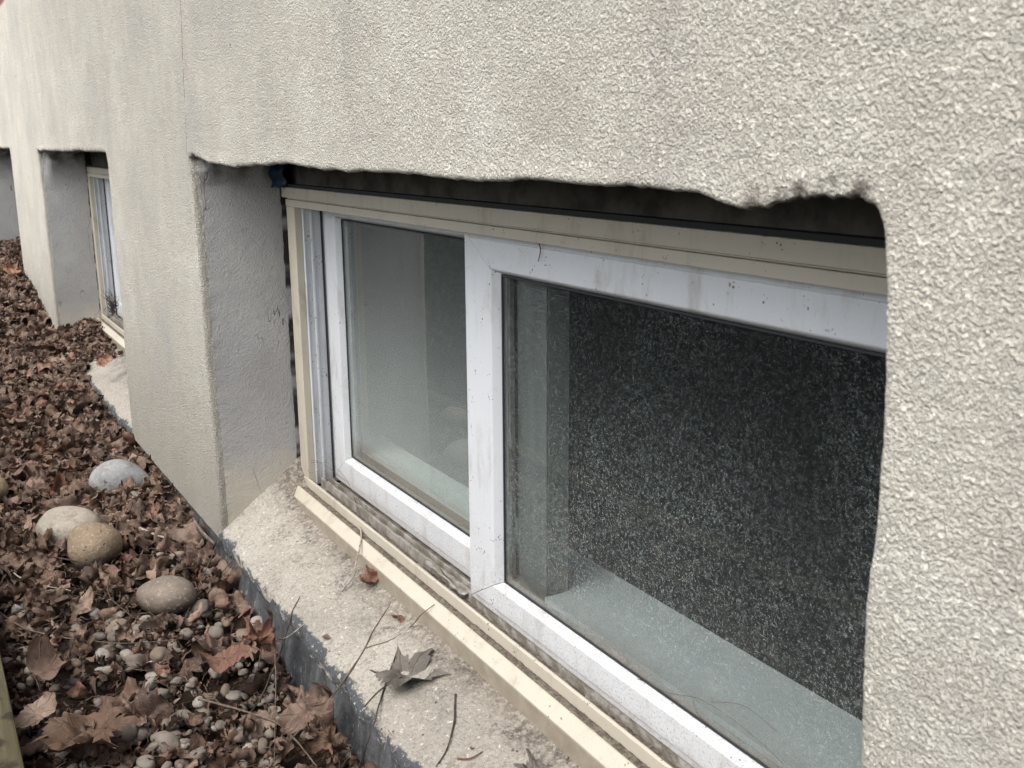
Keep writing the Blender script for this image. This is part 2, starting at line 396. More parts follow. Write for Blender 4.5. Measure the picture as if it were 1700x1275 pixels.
g = m.noise(14, 5, .65, .3, m.map((.25, 6, 3))); gs = m.noise(60, 4, .6, 0, m.map((.3, 1, 1)))
c = m.cramp(g, [(.3, (.045, .04, .022)), (.55, (.10, .088, .052)), (.75, (.15, .13, .085))])
c = m.mix(m.ramp(m.noise(26, 3), .55, .68, 0, .8), c, (.032, .026, .017)); m.col(c); m.bump(m.math('ADD', g, gs), .002); TIMBER = m.m
m = Mat('red_brick', .85, .2)
br = m.N.new('ShaderNodeTexBrick'); m.L.new(m.map((1, 1, 1), (math.radians(90), 0, 0)), br.inputs['Vector'])
br.inputs['Scale'].default_value = 1.; br.inputs['Brick Width'].default_value = .215; br.inputs['Row Height'].default_value = .075; br.inputs['Mortar Size'].default_value = .005
br.inputs['Color1'].default_value = (.26, .075, .055, 1); br.inputs['Color2'].default_value = (.19, .06, .05, 1); br.inputs['Mortar'].default_value = (.35, .32, .29, 1)
m.col(br.outputs[0]); m.bump(m.noise(100, 4), .003); BRICK = m.m
m = Mat('hedge_leaf', .5, .4); t = m.attr('tint')
m.col(m.cramp(t, [(0, (.025, .05, .028)), (.5, (.04, .085, .045)), (1, (.07, .12, .06))])); HEDGE = m.m

# ------------------------------------------------------------------ the house wall
ZB, ZT = -.694, .52
XR = [-.345]
def smooth_poly(P, n):
    P = np.array(P, float); d = np.r_[0, np.cumsum(np.linalg.norm(np.diff(P, axis=0), axis=1))]
    s = np.linspace(0, d[-1], n); return np.stack([np.interp(s, d, P[:, k]) for k in range(P.shape[1])], 1)
house = bpy.data.objects.new('house', None); COL.objects.link(house); house.location = (-2, .0, -.9)
tag(house, 'rough cream rendered house with a row of sliding basement windows and black painted foot', 'house')
HP = np.array([2., 0, .9])      # children are built in world space; shift them under the empty
def hpart(mb, name, mat, smooth=False, bevel=0, parent=None):
    for v in mb.v: v += HP
    o = mb.build(name, mat, parent or house, smooth, bevel)
    # keep the mesh in world coordinates so textures line up
    me = o.data
    n = len(me.vertices); a = np.empty(n*3); me.vertices.foreach_get('co', a); a = a.reshape(-1, 3)-HP
    me.vertices.foreach_set('co', a.ravel()); me.update()
    if (parent is None) or (parent is house): o.location = HP
    return o

main_left = [(365, 900), (362, 850), (354, 750), (345, 650), (335, 520), (326, 400), (319, 320), (316, 285), (312, 262)]
main_top = [(318, 258), (347, 271), (388, 278), (419, 275), (476, 273), (520, 281), (576, 286), (629, 285), (680, 290), (739, 298), (789, 303), (828, 300), (868, 297), (938, 305), (1018, 310), (1079, 313), (1150, 323), (1202, 341), (1235, 347), (1268, 349), (1285, 344), (1305, 340), (1335, 334), (1362, 335), (1400, 333), (1428, 335), (1444, 341)]
main_right = [(1451, 352), (1456, 372), (1459, 410), (1462, 500), (1463, 600), (1457, 740), (1447, 870), (1440, 930), (1432, 985), (1427, 1050), (1423, 1120), (1421, 1275)]
def cellmesh(Lp, Tp, Rp, x0, x1, step, seed, name_i):
    """Lp,Tp,Rp: (x,z) polylines of the opening, up the left, across the head, down the right"""
    nl = int(.67/step*1.35); nt = int(1.4/step)
    L = smooth_poly(Lp, nl); T = smooth_poly(Tp, nt); Rr = smooth_poly(Rp, nl)
    loop = np.concatenate([L, T, Rr]); N = len(loop)
    # ragged detail
    P3 = np.c_[loop[:, 0], np.zeros(N), loop[:, 1]]
    rag = fbm(P3, 28, seed)*.0022 + fbm(P3, 110, seed+5)*.0016
    if name_i == 0:
        bz = np.clip((loop[:, 0]+.46)/.02, 0, 1)*np.clip((-.355-loop[:, 0])/.01, 0, 1); rag = rag+bz*(fbm(P3, 170, 77)*.0035+vn(P3, 60, 78)*.002)
    wt = np.r_[np.full(nl, .15), np.full(nt, 1.), np.full(nl, .55)]
    k = np.ones(9)/9; wt = np.convolve(np.pad(wt, 4, mode='edge'), k, 'valid')
    tang = np.gradient(loop, axis=0); tang /= np.linalg.norm(tang, axis=1)[:, None]+1e-9
    nrm = np.stack([-tang[:, 1], tang[:, 0]], 1)           # points away from the opening
    rag = rag*(.75 if name_i == 0 else .35); loop0 = loop.copy(); loop = loop + nrm*(rag*wt)[:, None]
    loop[0, 1] = ZB; loop[-1, 1] = ZB
    outer = np.concatenate([np.c_[np.full(nl, x0), np.linspace(ZB, ZT, nl)],
                            np.c_[np.linspace(x0, x1, nt+2)[1:-1], np.full(nt, ZT)],
                            np.c_[np.full(nl, x1), np.linspace(ZT, ZB, nl)]])
    nr = int(.42/step)
    t = np.linspace(0, 1, nr)**1.15
    G = loop0[:, None, :]*(1-t)[None, :, None] + outer[:, None, :]*t[None, :, None]
    d0 = np.linalg.norm(G-loop0[:, None, :], axis=2)
    G = G + (loop-loop0)[:, None, :]*np.exp(-d0/.012)[..., None]
    Y = np.zeros((N, nr)) + fbm(np.c_[G.reshape(-1, 2), np.zeros(N*nr)], 3.0, 3, 2).reshape(N, nr)*.0035
    Y += fbm(np.c_[G.reshape(-1, 2), np.zeros(N*nr)], 95, 13, 2).reshape(N, nr)*.0007; Y *= np.minimum(1, (1-t)*6)[None, :]
    dist = np.linalg.norm(G-loop[:, None, :], axis=2)
    # lip thickened slightly above the head
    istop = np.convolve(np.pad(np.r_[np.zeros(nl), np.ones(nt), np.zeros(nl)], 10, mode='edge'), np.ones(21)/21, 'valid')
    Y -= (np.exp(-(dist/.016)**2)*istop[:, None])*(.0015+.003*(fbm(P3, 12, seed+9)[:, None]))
    # rounding of the arris: pull back near the loop
    r = .0055
    q = np.clip(1-dist/r, 0, 1); Y += r*(1-np.sqrt(np.clip(1-q**2, 0, 1)))
    base = np.stack([G[..., 0], Y, G[..., 1]], -1)
    # inner return rings up to 14 mm deep
    rings = []
    Yd0 = Y[:, 0]
    for d in (.002, .004, .006, .009):
        wob = fbm(np.c_[P3[:, :1], np.full((N, 1), d*30), P3[:, 2:]], 60, seed+3)*.0015
        off = nrm*(np.maximum(wob, -.001)[:, None]) + nrm*(istop*d*.5)[:, None]
        rings.append(np.stack([loop[:, 0]+off[:, 0], Yd0+d, loop[:, 1]+off[:, 1]], -1))
    ring = np.stack(rings[::-1], 1)
    P = np.concatenate([ring, base], 1)
    V, Q = grid(P)
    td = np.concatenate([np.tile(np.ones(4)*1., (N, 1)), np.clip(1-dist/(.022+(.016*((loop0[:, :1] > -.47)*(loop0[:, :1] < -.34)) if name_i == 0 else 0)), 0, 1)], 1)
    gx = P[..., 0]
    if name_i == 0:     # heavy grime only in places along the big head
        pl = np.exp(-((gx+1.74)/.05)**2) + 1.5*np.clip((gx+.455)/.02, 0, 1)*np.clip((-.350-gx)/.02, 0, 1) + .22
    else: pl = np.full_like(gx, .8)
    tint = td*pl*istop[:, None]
    mb = MB(); mb.add(V, Q); mb.tint = [tint.ravel()]
    # reveal: from the ring back to the frame plane
    back = np.concatenate([np.c_[np.linspace(Lp[0][0]+.012, Lp[-1][0]+.012, nl), np.linspace(ZB, -.014, nl)],
                           np.c_[np.linspace(Lp[-1][0]+.012, Rp[0][0]-.004, nt+2)[1:-1], np.full(nt, -.014)],
                           np.c_[np.full(nl, Rp[0][0]-.004), np.linspace(-.014, ZB, nl)]])
    fr = ring[:, 0, :]; kk = np.ones(61)/61; frs = np.stack([np.convolve(np.pad(fr[:, q_], 30, mode='edge'), kk, 'valid') for q_ in range(3)], 1); frs[:, 1] = fr[:, 1]
    nb = int(.16/step*.8)
    s = np.linspace(0, 1, nb)
    bx = np.c_[back[:, 0], np.full(N, .20), back[:, 1]]
    ease = (1-(1-s)**1.3)
    RV = np.empty((N, nb, 3)); 
    for kx, e in ((0, ease), (1, s), (2, ease)):
        bl = np.clip(s/.12, 0, 1)[None]; RV[..., kx] = (fr[:, None, kx]*(1-bl)+frs[:, None, kx]*bl)*(1-e)[None] + bx[:, None, kx]*e[None]
    Vr, Qr = grid(RV)
    return mb, MB().add(Vr, [tuple(q[::-1]) for q in Qr])

pt = lambda L: [tuple(onY(*p)[[0, 2]]) for p in L]
L0, T0, R0 = pt(main_left), pt(main_top), pt(main_right)
R0 = R0 + [(-.341, ZB)]; L0[0] = (L0[0][0], ZB)
DX2, DX3 = -2.165, -4.515
wall_mb, rev = cellmesh(L0, T0, R0, -2.16, .45, .0022, 1, 0)
def plain_open(xl, xr, top, seed):
    g = np.random.default_rng(seed)
    L = [(xl, ZB), (xl+.004, -.4), (xl, top-.01)]
    xs = np.linspace(xl+.01, xr-.03, 14); T = [(x, top-.002+g.normal()*.0010) for x in xs]
    Rr = [(xr-.012, top-.006), (xr, top-.03), (xr+.003, -.35), (xr-.004, ZB)]
    return L, T, Rr
m2, r2 = cellmesh(*plain_open(-3.915, -2.55, -.014, 3), -4.36, -2.16, .006, 4, 1)
m3, r3 = cellmesh(*plain_open(-6.25, -4.87, -.010, 8), -6.8, -4.36, .009, 6, 2)
allw = MB()
for k in (wall_mb, m2, m3):
    allw.add(k.v[0], k.f); allw.tint[-1] = k.tint[0]
V, Q = grid(np.array([[(x, 0, z) for z in (ZB, ZT)] for x in (-12, -9, -6.8)])); allw.add(V, Q)
V, Q = grid(np.array([[(x, 0, z) for z in (ZB, ZT)] for x in (.45, 2, 4)])); allw.add(V, Q)
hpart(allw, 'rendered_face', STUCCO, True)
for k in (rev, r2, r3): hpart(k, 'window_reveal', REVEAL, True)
hpart(MB().box(-12, 4, .002, .25, ZT+.002, ZT+2.2), 'brick_course', BRICK)
# masonry core behind the render: piers, lintel, dwarf wall under the sills
core = MB()
spans = [(-12, -6.28), (-4.85, -3.95), (-2.52, -1.785), (-.325, 4)]
for a, b in spans: core.box(a, b, .06, .26, -.9, .5)
for a, b in ((-6.24, -4.86), (-3.93, -2.53), (-1.775, -.325)):
    core.box(a, b, .169, .26, -.079, .5); core.box(a, b, .05, .21, -1.0, -.72)
hpart(core, 'masonry_core', MORTAR)
# the room behind: dark
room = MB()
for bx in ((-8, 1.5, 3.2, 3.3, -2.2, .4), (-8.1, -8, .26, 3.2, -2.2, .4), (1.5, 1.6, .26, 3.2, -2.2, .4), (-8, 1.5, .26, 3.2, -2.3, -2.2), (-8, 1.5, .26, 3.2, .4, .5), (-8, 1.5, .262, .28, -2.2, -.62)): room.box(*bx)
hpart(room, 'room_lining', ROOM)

# sills of render in each opening
def sill(x0, x1, zl, zr, step, seed):
    nx = int((x1-x0)/step); ny = int(.16/step)+1
    X = np.linspace(x0, x1, nx)[:, None]*np.ones((1, ny)); yv = np.linspace(0, .165, ny); Yy = np.ones((nx, 1))*yv[None]
    z0 = zl+(zr-zl)*(X-x0)/(x1-x0)
    Z = z0 + (Yy/.13)*.049
    Z += .060*np.clip(Yy/.14, 0, 1.1)*np.exp(-np.clip(X-x0-.012, 0, 9)/.05)
    P = np.stack([X, Yy, Z], -1).reshape(-1, 3)
    n = (fbm(P, 9, seed)*.0035+fbm(P, 50, seed+2)*.0012).reshape(nx, ny)
    edge = np.exp(-(Yy/.006)**2)
    Z = Z + n - edge*(.004+.006*np.clip(fbm(P, 30, seed+4).reshape(nx, ny), -.4, 1))
    Yo = Yy + edge*(fbm(P*[1, 0, 0], 40, seed+7).reshape(nx, ny)*.006+.001)
    top = np.stack([X, Yo, Z], -1)
    skirt = top[:, :1].copy(); skirt[..., 2] -= .02; skirt[..., 1] += .004
    V, Q = grid(np.concatenate([skirt, top], 1))
    return hpart(MB().add(V, Q), 'window_sill', SILL, True)
sill(L0[0][0]-.004, -.336, -.682, -.695, .004, 21)
sill(-3.925, -2.545, -.690, -.690, .008, 22)
sill(-6.26, -4.86, -.69, -.69, .012, 23)
# black painted foundation
nx = 1500; xs = np.concatenate([np.linspace(-12, -4, 300), np.linspace(-3.99, 1.5, nx-300)]); zs = np.linspace(-.688, -1.0, 40)
P = np.stack([np.repeat(xs[:, None], 40, 1), np.zeros((nx, 40)), np.repeat(zs[None], nx, 0)], -1)
q = P.reshape(-1, 3)
P[..., 1] = .008+(fbm(q, 14, 31)*.005+fbm(q, 60, 33)*.002).reshape(nx, 40) - .012*np.clip((-.70-P[..., 2])/.06, 0, 1)
V, Q = grid(P); hpart(MB().add(V, Q), 'foundation', BITUMEN, True)

# ------------------------------------------------------------------ windows
def ex(mb, poly, x0, x1):
    n = len(poly); V = [(x, y, z) for x in (x0, x1) for (y, z) in poly]
    mb.add(V, [tuple(range(n)), tuple(range(2*n-1, n-1, -1))]+[(i, i+n, (i+1) % n+n, (i+1) % n) for i in range(n)])
def member(mb, prof, a, b, inw):
    """mitred member from a to b (x,z); prof: (w inward, y); inw unit inward dir"""
    a = np.array(a, float); b = np.array(b, float); t = (b-a)/np.linalg.norm(b-a); inw = np.array(inw, float)
    n = len(prof); V = []
    for end, sg in ((a, 1), (b, -1)):
        for w, y in prof:
            p = end+inw*w+t*sg*(w/K[0] if False else w*MIT); V.append((p[0], y, p[1]))
    mb.add(V, [tuple(range(n)), tuple(range(2*n-1, n-1, -1))]+[(i, i+n, (i+1) % n+n, (i+1) % n) for i in range(n)])
K = [1]; MIT = 1.
def sash(x0, x1, z0, z1, wl, wr, wt, wb, yf, yb):
    """four mitred members with chamfered faces; members of different width"""
    mb = MB(); g = .0003
    def fr(k): return [(0, 0.), (0.0, 1.)]
    def pts(f, y):  # ring of 4 corners at inward fraction f
        return [(x0+wl*f, y, z0+wb*f), (x1-wr*f, y, z0+wb*f), (x1-wr*f, y, z1-wt*f), (x0+wl*f, y, z1-wt*f)]
    prof = [(0, yb), (0, yf+.0035), (.03, yf+.002), (.20, yf+.002), (.22, yf), (.86, yf), (.90, yf+.002), (1., yf+.013), (1., yb)]
    rings = [pts(f, y) for f, y in prof]
    n = len(prof)
    for s_ in range(4):
        V = []
        c0 = [np.array(r[s_]) for r in rings]; c1 = [np.array(r[(s_+1) % 4]) for r in rings]
        for p, o_ in zip(c0, c1): t = (o_-p)/np.linalg.norm(o_-p); V.append(p+t*g)
        for p, o_ in zip(c1, c0): t = (o_-p)/np.linalg.norm(o_-p); V.append(p+t*g)
        mb.add(V, [tuple(range(n)), tuple(range(2*n-1, n-1, -1))]+[(i, i+n, (i+1) % n+n, (i+1) % n) for i in range(n)])
    return mb
def build_window():
    x0, x1 = -1.743, -.352
    w = MB()        # beige outer frame
    # head, in two steps with the groove between
    ex(w, [(.152, -.0718), (.20, -.0718), (.20, -.0895), (.152, -.0895)], x0-.03, x1)
    ex(w, [(.1545, -.0899), (.20, -.0899), (.20, -.0915), (.1545, -.0915)], x0, x1)
    ex(w, [(.1515, -.0919), (.1655, -.0919), (.1655, -.1035), (.1515, -.1035)], x0, x1)
    # side legs
    w.box(x0, x0+.040, .1525, .165, -.597, -.1038)
    w.box(x1-.040, x1, .1525, .165, -.597, -.1038)
    # rib and projecting nose below
    ex(w, [(.1505, -.604), (.1505, -.589), (.1545, -.588), (.1565, -.600), (.1565, -.625), (.1505, -.625)], x0+.002, x1)
    ex(w, [(.1492, -.6045), (.1395, -.6045), (.1388, -.6022), (.1365, -.6022), (.1235, -.615), (.1255, -.645), (.1295, -.647), (.1492, -.65)], x0-.006, x1)
    win = hpart(w, 'window', BEIGE, False, .0007)
    def sub(mb, name, mat, bevel=.0006, smooth=False):
        o = mb.build(name, mat, win, smooth, bevel); return o
    f = MB()        # white jambs, head and the two tracks
    f.box(x0+.004, x0+.041, .1652, .245, -.600, -.085); f.box(x0+.041, x0+.046, .178, .182, -.597, -.106); f.box(x0+.041, x0+.0445, .1655, .168, -.597, -.106)
    f.box(x1-.041, x1-.004, .1652, .245, -.600, -.085)
    f.box(x0+.041, x1-.041, .166, .245, -.100, -.082)
    sub(f, 'inner_frame', WHITE)
    tr = MB()
    tr.box(x0+.041, x1-.041, .1572, .245, -.618, -.604)
    tr.box(x0+.041, x1-.041, .1600, .1615, -.604, -.594); tr.box(x0+.041, x1-.041, .1740, .1765, -.604, -.588); tr.box(x0+.041, x1-.041, .1925, .1945, -.604, -.592)
    tr.box(x0+.041, -1.10, .1832, .1885, -.604, -.597)
    sub(tr, 'sliding_track', TRACK)
    dt = MB()       # grit lying in the channel behind the nose
    nx = 700; xs = np.linspace(x0, x1-.001, nx); ys = np.linspace(.1392, .1512, 7)
    P = np.stack([np.repeat(xs[:, None], 7, 1), np.repeat(ys[None], nx, 0), np.zeros((nx, 7))], -1); q = P.reshape(-1, 3)
    P[..., 2] = -.6038+(fbm(q, 90, 41)*.0013+fbm(q, 300, 42)*.0009).reshape(nx, 7)+.001
    P[:, 0, 2] -= .003; P[:, -1, 2] -= .003
    V, Q = grid(P); dt.add(V, Q)
    ys = np.linspace(.162, .1735, 6)
    P = np.stack([np.repeat(xs[40:, None], 6, 1), np.repeat(ys[None], nx-40, 0), np.zeros((nx-40, 6))], -1); q = P.reshape(-1, 3)
    P[..., 2] = -.6028+(fbm(q, 20, 43)*.003+fbm(q, 160, 44)*.0014).reshape(nx-40, 6)
    V, Q = grid(P); dt.add(V, Q)
    sub(dt, 'track_grit', DIRT, 0, True)
    # inner (left) sash and outer (right) sash
    sub(sash(-1.702, -.975, -.594, -.077, .063, .063, .045, .054, .200, .228), 'sash', WHITE)['label'] = 'narrower white sash sitting in the inner track'
    sub(sash(-1.124, x1-.043, -.589, -.1015, .076, .060, .0495, .0455, .1695, .194), 'sash', WHITE)['label'] = 'white sash in the outer track with the dusty pane'
    sub(MB().box(-1.6375, -1.039, .2125, .2165, -.539, -.1225), 'glass_pane', GLASS_CLEAN, 0)
    sub(MB().box(-1.0475, x1-.1035, .182, .186, -.543, -.1515), 'glass_pane', GLASS_DUSTY, 0)['label'] = 'glass pane speckled with fibrous white dust'
    gk = MB()
    def ringbox(x0, x1, z0, z1, t, ya, yb):
        gk.box(x0, x0+t, ya, yb, z0, z1); gk.box(x1-t, x1, ya, yb, z0, z1); gk.box(x0+t, x1-t, ya, yb, z0, z0+t); gk.box(x0+t, x1-t, ya, yb, z1-t, z1)
    ringbox(-1.638, -1.039, -.539, -.1225, .0022, .2105, .2122); ringbox(-1.047, x1-.104, -.543, -.1515, .0022, .180, .1817)
    ringbox(-1.634, -1.043, -.535, -.1265, .006, .218, .226)
    gk.box(-1.7018, -1.6995, .1975, .2002, -.592, -.11)
    sub(gk, 'gasket', GASKET, 0)
    sub(MB().box(-1.0395, -.9740, .1972, .1997, -.590, -.10).box(-.9747, -.9734, .1999, .2285, -.5370, -.10), 'stile_shade_strip', STILE_SHADE)  # grey cover on the white stile, standing in for its shade and dirt
    sp = MB(); ringbox2 = [(-1.634, -1.628), (-1.0435, -1.0375)]
    sub(MB().box(-1.634, -1.628, .2167, .2225, -.53, -.135), 'spacer_bar', TRACK, 0)
    sub(MB().box(-1.0435, -1.0375, .1862, .192, -.53, -.155), 'spacer_bar', TRACK, 0)
    isl = MB(); isl.box(x0+.02, x1, .229, .306, -.556, -.5375); isl.box(-.9730, x1, .1945, .2289, -.556, -.5375); sub(isl, 'inside_sill', ISILL, 0)
    hm = MB().box(x0-.02, x1+.02, .1535, .168, -.0713, -.0665); sub(hm, 'head_packer', GASKET, 0)
    return win
win = build_window()
tag(win, 'sliding window in a beige outer frame with projecting nose')
def copy_tree(o, parent):
    c = o.copy(); COL.objects.link(c); c.parent = parent
    for ch in o.children: copy_tree(ch, c)
    return c
for dx in (DX2, DX3):
    c = copy_tree(win, house); c.location = (HP[0]+dx, HP[1], HP[2])
    c['label'] = 'smaller looking far sliding window seen edge on' if dx == DX2 else 'farthest basement window hidden in its recess'

# blue film at the head of the left reveal
a = onY(447, 292, .128)
tb = MB(); n = 9; g_ = np.zeros((n, n, 3))
for i in range(n):
    for j in range(n):
        g_[i, j] = (a[0]-.026+.046*i/(n-1), .128+.02*i/(n-1)+.004*math.sin(j*1.3), a[2]-.018+.052*j/(n-1)+.003*math.sin(i*2.))
V, Q = grid(g_); tb.add(V, Q); tp = hpart(tb, 'blue_film', TAPE, True); tp.modifiers.new('s', 'SOLIDIFY').thickness = .0015

# ------------------------------------------------------------------ ground
gx = [-14, -6.5, -4.83, -4.3, -3.92, -3.2, -2.4, -1.6, -1.1, 0, 4]; gz = [-.50, -.52, -.545, -.615, -.665, -.725, -.742, -.764, -.792, -.80, -.80]
def gh(x, y): return np.interp(x, gx, gz) + .012*np.sin(np.asarray(x)*5.1+np.asarray(y)*9) - .045*np.clip((-np.asarray(y)-.325)/.045, 0, 1)
ys = np.linspace(-.372, .03, 60); xs = np.concatenate([np.linspace(-14, -5, 60), np.linspace(-4.96, 2, 640)])
P = np.stack([np.repeat(xs[:, None], 60, 1), np.repeat(ys[None], len(xs), 0), np.zeros((len(xs), 60))], -1); q = P.reshape(-1, 3)
P[..., 2] = gh(P[..., 0], P[..., 1])-.006+(fbm(q, 25, 51)*.009).reshape(len(xs), 60)
V, Q = grid(P); tag(MB().add(V, Q).build('soil_bed', SOIL, None, True), kind='structure')
g = MB(); V, Q = grid(np.array([[(x, y, -.78) for y in (-300, -20, -3, -.44)] for x in (-300, -20, -2, 20, 300)], float)); g.add(V, Q)
tag(g.build('ground', LAWN), kind='structure')
bd = MB().box(-9, 2.5, -.425, -.377, -.95, -.700).build('timber_edging', TIMBER, None, False, .004)
tag(bd, 'weathered olive brown timber edging board along the outer side of the leaf bed', 'edging board')

# unseen greenery added for shade; its dark face is mirrored in the panes
hb = MB(); n = 14000
c = np.c_[rng.uniform(-9, 3, n), -.86-np.abs(rng.normal(0, .07, n)), rng.uniform(-.78, -.12, n)]
c[:, 1] += .06*np.sin(c[:, 0]*3)+.03*np.sin(c[:, 2]*9+c[:, 0]*4)
for i in range(n):
    a = rng.normal(size=3); a /= np.linalg.norm(a); b = np.cross(a, rng.normal(size=3)); b /= np.linalg.norm(b); s_ = rng.uniform(.012, .03)
    V = [c[i]-a*s_, c[i]+b*s_*.5, c[i]+a*s_, c[i]-b*s_*.5]; hb.add(V, [(0, 1, 2, 3)], rng.random())
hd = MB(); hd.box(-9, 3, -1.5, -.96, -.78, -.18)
hroot = bpy.data.objects.new('shade_hedge', None); COL.objects.link(hroot); hroot.location = (-3, -1.1, -.78); tag(hroot, 'low dark clipped evergreens, unseen, added close beyond the timber edging for shade', 'shade_hedge')
for mb, nm in ((hb, 'foliage'), (hd, 'inner_twigs')):
    for v in mb.v: v -= np.array([-3, -1.1, -.78])
hb.build('foliage', HEDGE, hroot)
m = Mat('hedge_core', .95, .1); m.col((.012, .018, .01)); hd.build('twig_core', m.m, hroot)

# ------------------------------------------------------------------ leaves
def leaf_mesh(kind, size, roll, cup, crump, seed, rings=7, seg=48, axis=None):
    g = np.random.default_rng(seed)
    th = np.linspace(0, 2*math.pi, seg, endpoint=False)
    if kind == 'maple':
        r = np.full(seg, .54)
        for a0, L, w in ((90, 1., .34), (90+56, .9, .33), (90-56, .88, .33), (90+114, .66, .28), (90-114, .68, .28)):
            a = math.radians(a0+g.normal()*4); d = np.abs((th-a+math.pi) % (2*math.pi)-math.pi)
            lobe = L*np.clip(1-d/(w*2.1), 0, 1)**.75; lobe *= 1+.13*np.cos(d*22)*np.clip(1-d/.5, 0, 1)
            r = np.maximum(r, lobe)
        r *= 1+.07*g.normal(size=seg)
    elif kind == 'frag':
        r = .55+.35*np.abs(np.interp(th, np.linspace(0, 2*math.pi, 9), np.r_[g.random(8), 0]))+.10*g.normal(size=seg)
    else:
        r = 1./np.sqrt((np.cos(th)/.52)**2+(np.sin(th)/1.)**2)*(1+.035*np.cos(th*17)+.03*g.normal(size=seg))
    rr = (np.arange(1, rings+1)/rings)[:, None]
    x = (rr*r[None]*np.cos(th)[None]).ravel(); y = (rr*r[None]*np.sin(th)[None]).ravel()
    x = np.r_[0, x]*size*.5; y = np.r_[0, y]*size*.5
    P = np.c_[x, y, np.zeros_like(x)]; uv = P[:, :2]/size
    z = crump*size*(vn(P+seed, 3.2/size, seed)*.55+vn(P+seed, 7/size, seed+3)*.28+vn(P, 15/size, seed+4)*.10)
    rad = np.hypot(x, y)
    z += cup*rad**2/size*1.2
    a = g.uniform(0, math.pi) if axis is None else axis
    ca, sa = math.cos(a), math.sin(a); u = x*ca+y*sa; v = -x*sa+y*ca
    if abs(roll) > 1e-3:
        k = roll/size*(1+.35*v/size)
        un = np.sin(k*u)/k - z*np.sin(k*u); zz = (1-np.cos(k*u))/k + z*np.cos(k*u)
        u, z = un, zz
    k2 = roll*.30/size*g.uniform(-1, 1)
    if abs(k2) > 1e-3: z = z+(1-np.cos(k2*v))/k2; v = np.sin(k2*v)/k2
    x, y = u*ca-v*sa, u*sa+v*ca
    z -= np.percentile(z, 12)
    V = np.c_[x, y, z]
    Fs = [(0, 1+j, 1+(j+1) % seg) for j in range(seg)]
    for i in range(rings-1):
        for j in range(seg):
            b = 1+i*seg; Fs.append((b+j, b+seg+j, b+seg+(j+1) % seg, b+(j+1) % seg))
    return V, Fs, uv
def leaf_obj(name, mesh, loc, rot, scale=1.):
    o = bpy.data.objects.new(name, mesh); COL.objects.link(o); o.location = loc; o.rotation_euler = rot; o.scale = (scale,)*3; return o
def to_mesh(name, L, mat):
    V, Fs, uv = L; me = bpy.data.meshes.new(name); me.from_pydata(V.tolist(), [], Fs)
    ul = me.uv_layers.new(name='UVMap'); li = np.empty(len(me.loops), int); me.loops.foreach_get('vertex_index', li)
    ul.data.foreach_set('uv', uv[li].ravel()); me.polygons.foreach_set('use_smooth', [True]*len(me.polygons)); me.materials.append(mat); return me
kinds = ['maple', 'oval', 'frag', 'maple', 'frag', 'oval', 'maple', 'frag']
variants = [leaf_mesh(kinds[i % 8], 1., [3.2, 5.2, 2.0, 4.2, 4.4, 6.2, 2.4, 5.6][i % 8]*(1 if i % 3 else -1), .2, [.42, .32, .45, .55, .38][i % 5], 100+i, 7, 36) for i in range(24)]
vmesh = [to_mesh('dead_leaf', (v[0]*.06, v[1], v[2]), LEAF) for v in variants]
def rotmat(e): return np.array(Euler(e).to_matrix())
rocks = []      # (x,y,r) kept clear by the scatter
def rock_xy(px, py, z): p = onZ(px, py, z); return p
def clear(x, y, m=0.):
    for rx, ry, r_ in rocks:
        if (x-rx)**2+(y-ry)**2 < (r_+m)**2: return False
    return True

# named stones: pixel of the centre, size in metres, material, label
def rock(px, py, zc, sx, sy, sz, rot, mat, label, seed, egg=.0):
    import bmesh as _b
    bm = _b.new(); _b.ops.create_icosphere(bm, subdivisions=5, radius=1.)
    V = np.array([v.co[:] for v in bm.verts]); Fs = [[v.index for v in f.verts] for f in bm.faces]; bm.free()
    V = V*(1+.05*np.sin(V@np.array([1.3, .7, -.9])*1.6+seed)+.035*np.sin(V@np.array([-.6, 1.5, .8])*2.1+seed*2)+.035*fbm(V, 1.5, seed)+.012*fbm(V, 5, seed+3))[:, None]; V[:, 0] *= (1+egg*V[:, 2]*.4); V[:, 1] *= 1+egg*V[:, 0]
    V = V*np.array([sx, sy, sz])*.5
    zc += .006; sz *= 1.15; p = onZ(px, py+4, zc)
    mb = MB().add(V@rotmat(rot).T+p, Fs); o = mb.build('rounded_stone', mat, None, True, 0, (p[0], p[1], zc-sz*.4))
    tag(o, label, 'stone', 'large rounded stones lying among the dead leaves'); rocks.append((p[0], p[1], max(sx, sy)*.41)); return o
rock(200, 796, -.722, .125, .11, .10, (.0, .08, .9), ST_GREY, 'smooth blue grey rounded stone nearest the wall foot', 61)
rock(113, 872, -.722, .135, .100, .080, (.05, -.05, .5), ST_PALE, 'pale beige oval stone leaning behind the tan pitted one', 62)
rock(155, 901, -.715, .104, .095, .085, (.1, .1, .2), ST_TAN, 'tan pitted round stone in front of the pale oval stone', 63)
rock(276, 984, -.735, .11, .085, .06, (0, .0, .55), ST_BROWN, 'dull brown stone half buried in leaves beside the black wall foot', 64)
rock(-17, 812, -.71, .07, .07, .065, (0, 0, 0), ST_YEL, 'yellowish stone cut off by the left edge of the photo', 65)

